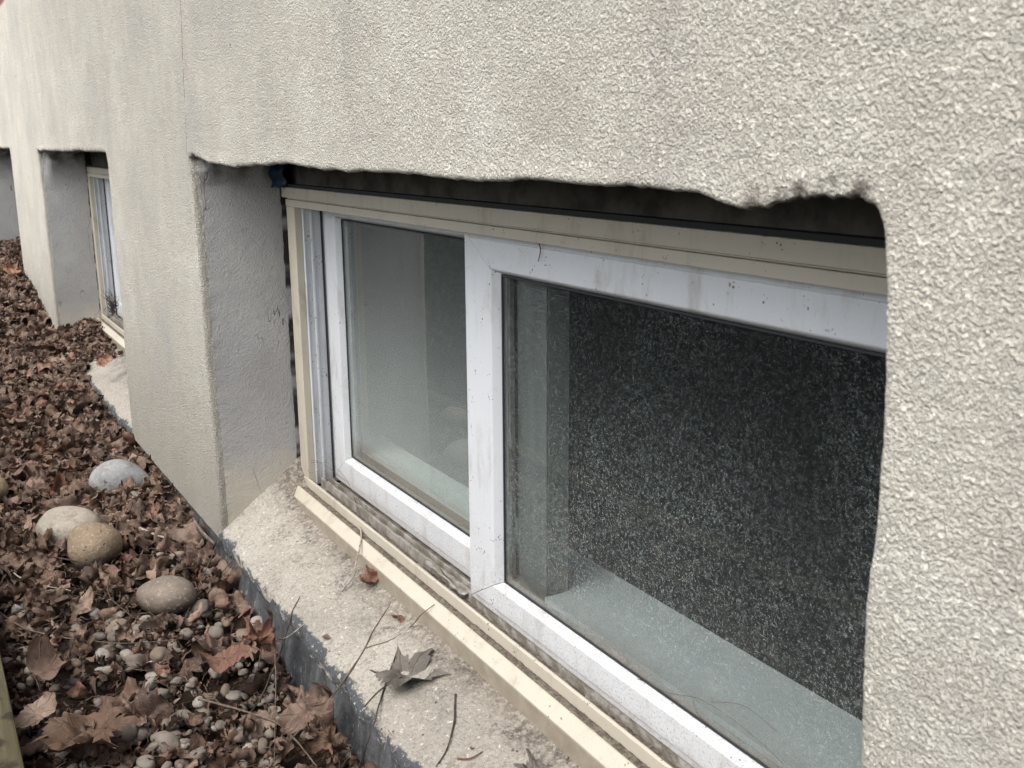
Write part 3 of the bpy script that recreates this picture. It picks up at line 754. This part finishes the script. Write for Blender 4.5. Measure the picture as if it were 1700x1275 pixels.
def stone_shape(seed, sub=3):
    import bmesh as _b
    bm = _b.new(); _b.ops.create_icosphere(bm, subdivisions=sub, radius=1.)
    V = np.array([v.co[:] for v in bm.verts]); Fs = [[v.index for v in f.verts] for f in bm.faces]; bm.free()
    g = np.random.default_rng(seed)
    V = V*(1+.30*vn(V, 1.1, seed)+.12*vn(V, 2.6, seed+1))[:, None]*np.array([1, g.uniform(.6, .95), g.uniform(.45, .7)])
    return V, Fs
peb = [stone_shape(200+i, 3) for i in range(12)]; peb_lo = [stone_shape(200+i, 2) for i in range(12)]
pmesh = []
for V, Fs in peb: pmesh.append(MB().add(V*.011, Fs).mesh('pebble', PEBBLE, True))

R2 = np.random.default_rng(5)
def rand_bed(near=True):
    while True:
        if near: x = -1.0 - 1.7*R2.random()**1.1; y = R2.uniform(-.37, .006)
        else: x = -.7-5.8*R2.random()**1.25; y = R2.uniform(-.372, .005)
        if -4.86 > x > -6.2 or -2.56 > x > -3.9: pass
        return x, y
# gravel is denser along the wall foot and mid-bed, leaves drift everywhere
def pebble_ok(x, y):
    d = math.sin(x*4.3+1)*.5+math.sin(y*17+x*6)*.5
    return R2.random() < np.clip(.42+.50*d+(.4 if -2.9 < x < -2.1 and y > -.2 else 0), .10, 1)
def zone(x, y):
    a = 'at the bottom edge of the photo' if x > -1.15 else 'opposite the grey leaf on the sill' if x > -1.4 else 'level with the brown stone' if x > -1.85 else 'level with the tan pitted stone' if x > -2.15 else 'level with the grey stone'
    b = 'by the wall foot' if y > -.10 else 'in mid bed' if y > -.25 else 'near the timber edging'
    return b+' '+a
# individual pebbles
k = 0
while k < 290:
    x, y = rand_bed()
    if not pebble_ok(x, y) or not clear(x, y, .01): continue
    s_ = R2.choice([.7, .9, 1.1, 1.4, 1.8], p=[.25, .3, .25, .14, .06])
    o = leaf_obj('pebble', pmesh[k % 12], (x, y, float(gh(x, y))+.012+R2.uniform(-.003, .012)), (R2.normal()*.3, R2.normal()*.3, R2.uniform(0, 6.28)), s_*R2.uniform(.85, 1.15))
    tag(o, f"{'tiny' if s_ < .8 else 'small' if s_ < 1. else 'middling' if s_ < 1.2 else 'bigger' if s_ < 1.5 else 'biggest'} rounded gravel pebble {zone(x, y)}", 'pebble', 'gravel pebbles between the leaves'); k += 1
st = MB()
for k in range(4200):
    x, y = rand_bed(False)
    if not pebble_ok(x, y) or not clear(x, y, -.01): continue
    V, Fs = peb_lo[k % 12]; s_ = R2.uniform(.005, .013)
    st.add(V*s_@rotmat((R2.normal()*.4, R2.normal()*.4, R2.uniform(0, 6.28))).T+np.array([x, y, float(gh(x, y))+R2.uniform(.002, .018)]), Fs, R2.random())
tag(st.build('gravel', PEBBLE, None, True), 'pale rounded gravel lying under and between the dead leaves', 'gravel', None, 'stuff')

# individual leaves nearest the camera
def lrot(t=.5): return (R2.normal()*t, R2.normal()*t, R2.uniform(0, 6.28))
k = 0
while k < 270:
    x, y = rand_bed()
    if not clear(x, y, .022): continue
    vi = R2.integers(24); s_ = R2.choice([.65, .85, 1.1, 1.4, 1.8], p=[.2, .28, .26, .18, .08])
    o = leaf_obj('dead_leaf', vmesh[vi], (x, y, float(gh(x, y))+R2.uniform(.010, .028)), lrot(.40), s_)
    sh = {'maple': 'lobed', 'oval': 'narrow', 'frag': 'torn'}[kinds[vi % 8]]; cur = ('rolled', 'curled', 'crumpled', 'bent')[vi % 4]
    sz_ = 'tiny' if s_ < .7 else 'small' if s_ < .9 else 'middling' if s_ < 1.2 else 'large'
    tag(o, f'{sz_} {cur} {sh} leaf {zone(x, y)}', 'dead leaf', 'dead leaves on the bed'); k += 1
st = MB()
small = [leaf_mesh(['oval', 'frag', 'maple'][i % 3], 1., [4.5, 6, 2.6, 5.2][i % 4], .2, .5, 300+i, 4, 20) for i in range(24)]
for k in range(7000):
    x, y = rand_bed(False)
    if not clear(x, y, .004): continue
    V, Fs, _ = small[k % 24]; s_ = R2.choice([.014, .022, .034, .05], p=[.34, .33, .22, .11])*R2.uniform(.8, 1.2)
    st.add(V*s_*np.array([1, R2.uniform(.3, 1), 1])@rotmat(lrot(.7)).T+np.array([x, y, float(gh(x, y))+R2.uniform(.0, .020)]), Fs, R2.random())
for k in range(2600):        # whole leaves lying flatter on top, farther off
    x = -1.9-4.6*R2.random()**1.2; y = R2.uniform(-.37, -.01)
    if not clear(x, y, .02): continue
    V, Fs, _ = variants[k % 24]; s_ = R2.uniform(.04, .095)
    st.add(V*s_@rotmat(lrot(.25)).T+np.array([x, y, float(gh(x, y))+R2.uniform(.012, .024)]), Fs, R2.random())
# drifts on the far sills
for k in range(420):
    x = -3.90+abs(R2.normal())*.26; y = R2.uniform(.0, .13)
    if x > -3.35: continue
    V, Fs, _ = small[k % 24]; s_ = R2.uniform(.02, .05)
    st.add(V*s_@rotmat(lrot(.6)).T+np.array([x, y, -.680+y*.25+R2.uniform(0, .015)+.03*np.clip((-3.5-x)/.4,0,1)]), Fs, R2.random())
for k in range(500):
    x = R2.uniform(-6.2, -4.9); y = R2.uniform(.0, .15); V, Fs, _ = small[k % 24]; s_ = R2.uniform(.02, .05)
    st.add(V*s_@rotmat(lrot(.6)).T+np.array([x, y, float(gh(x, 0))+R2.uniform(0, .03)]), Fs, R2.random())
tag(st.build('leaf_litter', LEAF, None, True), 'deep litter of crumpled brown leaf fragments covering the bed along the wall', 'leaf litter', None, 'stuff')
# loose stems in the litter
st = MB()
def tube(mb, P, r, seg=6, tint=0., taper=.5, knots=0.):
    P = np.array(P, float); n = len(P)
    V = []
    T = np.gradient(P, axis=0); T /= np.linalg.norm(T, axis=1)[:, None]+1e-12
    up = np.array([0, 0, 1.]) if abs(T[0][2]) < .9 else np.array([1., 0, 0])
    for i in range(n):
        a = np.cross(T[i], up); a /= np.linalg.norm(a)+1e-12; b = np.cross(T[i], a)
        rr = r*(1-(1-taper)*i/(n-1))*(1+knots*(1 if (i % 7 == 0) else 0))
        for j in range(seg):
            t_ = 2*math.pi*j/seg; V.append(P[i]+(a*math.cos(t_)+b*math.sin(t_))*rr)
    Fs = [(i*seg+j, i*seg+(j+1) % seg, (i+1)*seg+(j+1) % seg, (i+1)*seg+j) for i in range(n-1) for j in range(seg)]
    Fs += [tuple(range(seg-1, -1, -1)), tuple(range((n-1)*seg, n*seg))]
    mb.add(V, Fs, tint)
for k in range(1800):
    x, y = rand_bed(False)
    if not clear(x, y, .01): continue
    L_ = R2.uniform(.015, .06); a = R2.uniform(0, 6.28); c_ = R2.normal()*.3
    P = [(x+math.cos(a+c_*t)*L_*t, y+math.sin(a+c_*t)*L_*t, float(gh(x, y))+.018+R2.uniform(-.002, .002)+.006*math.sin(3*t)) for t in np.linspace(0, 1, 6)]
    if max(p[1] for p in P) > .0: continue
    tube(st, P, R2.uniform(.0005, .0011), 5, R2.random())
tag(st.build('stem_litter', TWIG, None, True), 'countless short broken leaf stems mixed into the dead leaves', 'stems', None, 'stuff')

# ------------------------------------------------------------------ particular leaves
def named_leaf(kind, px, py, z, size, roll, cup, crump, seed, rot, mat, label, axis=None, stem=True, cat='dead leaf', Y=None):
    L = leaf_mesh(kind, size, roll, cup, crump, seed, 12, 96, axis)
    p = onZ(px, py, z) if Y is None else onY(px, py, Y)
    o = leaf_obj('dead_leaf', to_mesh('dead_leaf', L, mat), p, rot)
    tag(o, label, cat)
    if stem:
        mb = MB(); b = L[0][0]; P = [b+np.array([0, -size*.55*t, -size*.03*t+size*.05*math.sin(t*3)]) for t in np.linspace(0, 1, 8)]
        tube(mb, P, size*.011, 6, 0, .7); s_ = mb.build('leaf_stem', TWIG_DARK, o, True)
    return o
named_leaf('maple', 135, 1222, -0.738, 0.170, 1.3, .12, .34, 501, (.05, -.05, -1.2), LEAF_BIG, 'largest flat brown lobed leaf at the bottom left near the timber board')
named_leaf('oval', 80, 1112, -0.719, 0.115, 3.2, .1, .10, 502, (.2, .25, 1.9), LEAF_CURL, 'pale brown curled leaf like a little tunnel above the largest leaf', None, False)
named_leaf('maple', 668, 1132, -0.664, 0.118, .5, .05, .24, 503, (.12, -.03, .35), LEAF_GREY, 'crumpled grey brown lobed leaf resting on the pale window sill')
named_leaf('oval', 610, 966, -0.636, 0.045, 4.5, .1, .25, 504, (.2, .1, .7), LEAF_RUST, 'small rust brown curled leaf against the beige window nose', None, False)
named_leaf('frag', 591, 1022, -0.664, 0.018, .6, .2, .1, 505, (0.05, 0.05, 1), LEAF_ORANGE, 'tiny flat orange leaf scrap in the middle of the sill', None, False)
named_leaf('frag', 544, 1057, -0.676, 0.022, .6, .2, .1, 506, (0.05, 0.0, .3), LEAF_CURL, 'small grey brown square leaf scrap near the outer sill edge', None, False)
named_leaf('oval', 662, 1026, -0.645, 0.026, 3.5, .1, .2, 507, (.3, .1, 2), LEAF_RUST, 'small folded red brown scrap beside the nose right of the thin twig', None, False)
named_leaf('maple', 885, 1284, -0.655, 0.055, 3.2, .1, .4, 508, (.2, .1, 1), LEAF_GREY, 'dark brown crumpled leaf at the bottom edge against the window nose', None, False)
named_leaf('maple', 435, 1068, -0.696, 0.080, 4.2, .1, .6, 509, (.35, .2, 1.2), LEAF_RUST, 'crumpled rust coloured leaf pressed to the black wall foot')
named_leaf('oval', 375, 1098, -0.719, 0.095, 1.4, .2, .20, 510, (.35, -.1, -.9), LEAF_RUST, 'reddish brown pointed leaf tilted beside the rust crumpled leaf')
named_leaf('maple', 505, 1190, -0.709, 0.090, 2.8, .2, .40, 511, (.2, .3, .4), LEAF_CURL, 'crumpled dull brown leaf near the bottom of the black wall foot', None, False)
named_leaf('maple', 545, 1240, -0.719, 0.096, 3.1, .2, .40, 512, (.3, .1, 2.4), LEAF_BIG, 'lowest crumpled brown leaf touching the black wall foot', None, False)
named_leaf('oval', 196, 862, -0.722, 0.070, 2.4, .1, .2, 513, (.4, .2, .3), LEAF_ORANGE, 'orange brown folded leaf between the grey stone and the tan stone', None, False)
named_leaf('oval', 78, 752, -0.719, 0.090, .9, .1, .12, 514, (.15, .1, 1.9), LEAF_ORANGE, 'long orange tan leaf lying on gravel beyond the stones', None, False)
named_leaf('oval', 128, 778, -0.722, 0.100, 1.2, .1, .15, 515, (.1, .1, 1.5), LEAF_BIG, 'long dark brown leaf behind the grey stone', None, False)
named_leaf('oval', 232, 828, -0.719, 0.065, 3.4, .1, .15, 516, (.1, .1, 1.9), LEAF_RUST, 'narrow rolled brown leaf against the front of the grey stone', None, False)
named_leaf('oval', 140, 1002, -0.719, 0.065, 3.0, .1, .15, 517, (.5, .4, .4), LEAF_PALE, 'pale upright curled leaf left of the brown stone', None, False)
named_leaf('maple', 16, 600, -0.699, 0.110, 1.6, .1, .3, 518, (.25, .1, .6), LEAF_PALE, 'pale pinkish brown leaf far up the bed at the left edge', None, False)
named_leaf('maple', 172, 600, -0.655, 0.085, 3.0, .1, .45, 519, (.5, .1, .6), LEAF_ORANGE, 'orange brown leaf slumped on the far window sill', None, False, Y=.03)
named_leaf('maple', 14, 452, -0.530, 0.10, 2.6, .1, .5, 520, (.5, .1, .6), LEAF_ORANGE, 'bright red brown leaf at the top of the far leaf drift', None, False, Y=-.1)
named_leaf('oval', 60, 1185, -0.739, 0.070, 1.0, .1, .15, 521, (.5, .2, .4), LEAF_PALE, 'small pale pointed leaf between the curled leaf and the largest leaf', None, False)

# ------------------------------------------------------------------ twigs
def spline(P, n=40):
    P = np.array(P, float); m_ = len(P); t = np.linspace(0, m_-1, n); out = []
    for tt in t:
        i = min(int(tt), m_-2); f = tt-i
        p0, p1, p2, p3 = P[max(i-1, 0)], P[i], P[i+1], P[min(i+2, m_-1)]
        out.append(.5*((2*p1)+(-p0+p2)*f+(2*p0-5*p1+4*p2-p3)*f*f+(-p0+3*p1-3*p2+p3)*f**3))
    return np.array(out)
def sill_z(y): return -.690+y*.377
def twig(pts, r, mat, label, name='twig', branches=(), taper=.5, group='loose twigs over the sill and bed'):
    """pts: (px,py,where) where = 's' on the sill, 'b' on the bed, or a height"""
    def W3(p):
        px, py, w = p
        if w == 's':
            z = -.66
            for _ in range(6): q = onZ(px, py, z); z = sill_z(max(q[1], 0))+r+.0015
            return onZ(px, py, z)
        if w == 'b':
            z = -.75
            for _ in range(6): q = onZ(px, py, z); z = float(gh(q[0], q[1]))+.032
            return onZ(px, py, z)
        return onZ(px, py, w)
    mb = MB(); P = spline([W3(p) for p in pts]); jit = np.c_[vn(P, 60, 3), vn(P, 60, 4), vn(P, 60, 5)]*.0008; P = P+jit
    tube(mb, P, r, 7, 0, taper, .35)
    for b in branches: tube(mb, spline([W3(p) for p in b], 20), r*.6, 6, 0, .5, .3)
    o = mb.build(name, mat, None, True, 0, tuple(P[0])); tag(o, label, 'twig', group); return o
twig([(447, 1272, 'b'), (497, 1212, 'b'), (541, 1168, -.70), (576, 1122, -.683), (606, 1076, 's'), (623, 1041, 's'), (656, 993, 's')], .0016, TWIG, 'long forked brown twig crossing from the bed over the sill',
     branches=[[(606, 1076, 's'), (650, 1062, 's'), (682, 1040, 's'), (700, 1020, -.615), (726, 1000, -.604)]])
twig([(592, 858, -.596), (600, 885, -.60), (598, 905, -.605), (590, 940, -.62), (588, 953, -.63), (559, 991, 's'), (518, 1026, 's'), (473, 1059, -.695), (432, 1063, 'b')], .0014, TWIG_PALE, 'thin pale stem arching from the window track down to the bed')
twig([(535, 946, 's'), (512, 971, 's'), (488, 1012, 's'), (473, 1059, -.698), (459, 1100, -.72), (429, 1165, 'b'), (400, 1197, 'b')], .0017, TWIG_DARK, 'dark curved twig hooked over the outer sill edge')
twig([(487, 909, 's'), (473, 959, 's'), (466, 1000, 's')], .0008, TWIG, 'short straight stem lying on the far part of the sill')
twig([(456, 1041, -.69), (458, 1150, -.725), (455, 1268, 'b')], .0011, TWIG, 'straight thin stem standing against the black wall foot')
twig([(669, 1053, -.655), (656, 1091, 's'), (635, 1150, 's'), (618, 1209, 's'), (596, 1273, -.74)], .0013, TWIG_DARK, 'dark twig running beneath the grey leaf on the sill')
twig([(756, 1153, 's'), (754, 1194, 's'), (744, 1238, 's'), (723, 1273, 's')], .0013, TWIG_DARK, 'short bent twig lying alone on the sill right of the grey leaf')
twig([(330, 1160, 'b'), (400, 1179, 'b'), (459, 1200, 'b'), (494, 1232, 'b'), (526, 1273, 'b')], .0018, TWIG, 'reddish twig lying across the bed at the bottom')
twig([(491, 768, -.575), (433, 813, -.625), (374, 880, -.68), (347, 935, -.71), (320, 998, 'b'), (300, 1040, 'b')], .0012, TWIG, 'long fine stem leaning from the reveal corner to the bed')
twig([(-8, 915, 'b'), (29, 956, 'b'), (74, 972, 'b'), (118, 981, 'b')], .0014, TWIG_PALE, 'pale bent stem entering from the left edge below the stones')
twig([(-8, 1012, 'b'), (44, 1044, 'b'), (118, 1060, 'b'), (212, 1068, 'b'), (294, 1062, 'b')], .0014, TWIG, 'long sagging stem crossing the middle of the bed')
twig([(6, 900, 'b'), (74, 921, 'b'), (132, 932, 'b'), (194, 944, 'b')], .0014, TWIG_DARK, 'dark stem passing in front of the tan stone')
twig([(196, 858, 'b'), (215, 866, 'b'), (238, 879, 'b'), (262, 889, 'b'), (289, 897, 'b')], .0034, TWIG_PALE, 'pale grey bare stick right of the tan stone', 'stick', taper=.45)
twig([(588, 1004, 's'), (606, 994, 's'), (629, 998, 's')], .0010, TWIG_DARK, 'tiny dark curved stem next to the small rust leaf')
twig([(759, 1259, 's'), (782, 1259, 's'), (800, 1247, 's')], .0012, LEAF_RUST, 'short reddish stem at the bottom of the sill')
twig([(188, 944, 'b'), (179, 968, 'b'), (185, 994, 'b'), (223, 1026, 'b')], .0013, TWIG, 'curved brown stem left of the brown stone')
twig([(300, 1010, 'b'), (330, 985, 'b'), (360, 960, 'b'), (385, 930, -.715)], .002, TWIG, 'thick twig between the brown stone and the wall foot')
# hair-thin dark thread stuck to the top rail of the dusty sash
hr = MB(); tube(hr, spline([onY(893, 400, .1675), onY(897, 412, .1665), onY(896, 424, .1665), onY(893, 434, .1675)], 16), .0008, 6)
o = hr.build('thread', TWIG_DARK, None, True, 0, tuple(onY(893, 400, .1675))); tag(o, 'short black curved thread stuck to the top rail of the white sash', 'thread')
# flake of white sealant in the track
fl = MB(); P = []
c0, c1 = onZ(708, 936, -.588), onZ(776, 985, -.590)
for t in np.linspace(0, 1, 24):
    p = c0+(c1-c0)*t; P.append([p+np.array([0, w*.0036*(1+.5*math.sin(t*9)+.4*math.sin(t*23+w)), .004*math.sin(t*5+1)+.003*(1-abs(w))]) for w in (-1, -.4, .4, 1)])
V, Q = grid(np.array(P)); fl.add(V, Q); o = fl.build('sealant_strip', TRACK, None, True, 0, tuple(c0)); o.modifiers.new('s', 'SOLIDIFY').thickness = .002
tag(o, 'loose curled strip of white sealant lying in the dirty window track', 'sealant strip')
# a clod of dirt on the sill
V, Fs = stone_shape(77, 4); p = onZ(549, 938, -.652)
o = MB().add((V+.25*np.c_[vn(V, 4, 1), vn(V, 4, 2), vn(V, 4, 3)])*.006+p, Fs).build('dirt_clod', SOIL, None, True, 0, tuple(p)); tag(o, 'small black clod of dirt at the end of the dark curved twig', 'dirt clod')
# white paint flake at the pillar foot
fp = MB(); a, b = onY(322, 858, -.012), onY(358, 900, -.012)
V, Q = grid(np.array([[(a+(b-a)*t)+np.array([0, -.004*math.sin(t*3), -.016*w*(1-.6*t)]) for w in (0, .5, 1)] for t in np.linspace(0, 1, 12)])); fp.add(V, Q)
o = fp.build('paint_flake', ST_PALE, None, True, 0, tuple(a)); o.modifiers.new('s', 'SOLIDIFY').thickness = .0025; tag(o, 'long pale flake of paint peeling at the foot of the pillar', 'paint flake')

# crumbs of leaf, bark and grit on the near sill, thickest against the nose
mb = MB(); g6 = np.random.default_rng(21)
for k in range(900):
    y = .128-abs(g6.normal())*.035 if k % 3 else g6.uniform(.01, .125)
    if y < .006: continue
    x = g6.uniform(-1.70, -.55); V, Fs, _ = small[k % 24]; s_ = g6.choice([.0018, .003, .0055, .009], p=[.45, .35, .15, .05])
    mb.add(V*s_@rotmat((g6.normal()*.3, g6.normal()*.3, g6.uniform(0, 6.28))).T+np.array([x, y, sill_z(y)+.0015+.060*min(y/.14, 1)*math.exp(-max(x+1.751, 0)/.05)+(x+1.76)*-.005]), Fs, g6.random())
tag(mb.build('sill_crumbs', LEAF, None, True), 'brown crumbs of leaf and grit scattered over the near sill', 'crumbs', None, 'stuff')
# dark tuft of old web and grass caught at the foot of the second window
mb = MB(); g5 = np.random.default_rng(9); p0 = onY(188, 512, .149)
for k in range(60):
    a = p0+g5.normal(size=3)*np.array([.022, .004, .010]); b = a+np.array([g5.normal()*.03, -abs(g5.normal())*.012, g5.uniform(-.01, .06)]); mid_ = (a+b)/2+g5.normal(size=3)*.008
    tube(mb, spline([a, mid_, b], 6), .0011, 4, g5.random(), .4)
o = mb.build('web_tuft', TWIG_DARK, None, True, 0, tuple(p0)); tag(o, 'dark tuft of dirty web and fibres at the foot of the second window', 'web tuft')
# fine dry threads along the foot of the dusty pane
mb = MB()
for L_ in ([(1062, 1128), (1110, 1150), (1160, 1160), (1210, 1190), (1262, 1232), (1300, 1268)], [(1150, 1162), (1158, 1185), (1172, 1200), (1168, 1215)], [(930, 1048), (980, 1078), (1030, 1120), (1062, 1128)], [(1180, 1165), (1235, 1172), (1290, 1215)]):
    tube(mb, spline([onY(px, py, .1795) for px, py in L_], 30), .00035, 4, 0, 1.)
o = mb.build('web_thread', TWIG, None, True, 0, tuple(onY(1062, 1128, .1795))); tag(o, 'fine brown cobweb threads along the lower edge of the dusty pane', 'cobweb')
mb = MB()
for L_ in ([(497, 766), (520, 764), (548, 778), (575, 800)], [(505, 792), (512, 770), (540, 768)], [(560, 778), (580, 805), (598, 858)]):
    tube(mb, spline([onY(px, py, .158) for px, py in L_], 20), .0003, 4, 0, 1.)
o = mb.build('web_thread', TWIG, None, True, 0, tuple(onY(497, 766, .158))); tag(o, 'fine web threads in the lower left corner of the window track', 'cobweb')
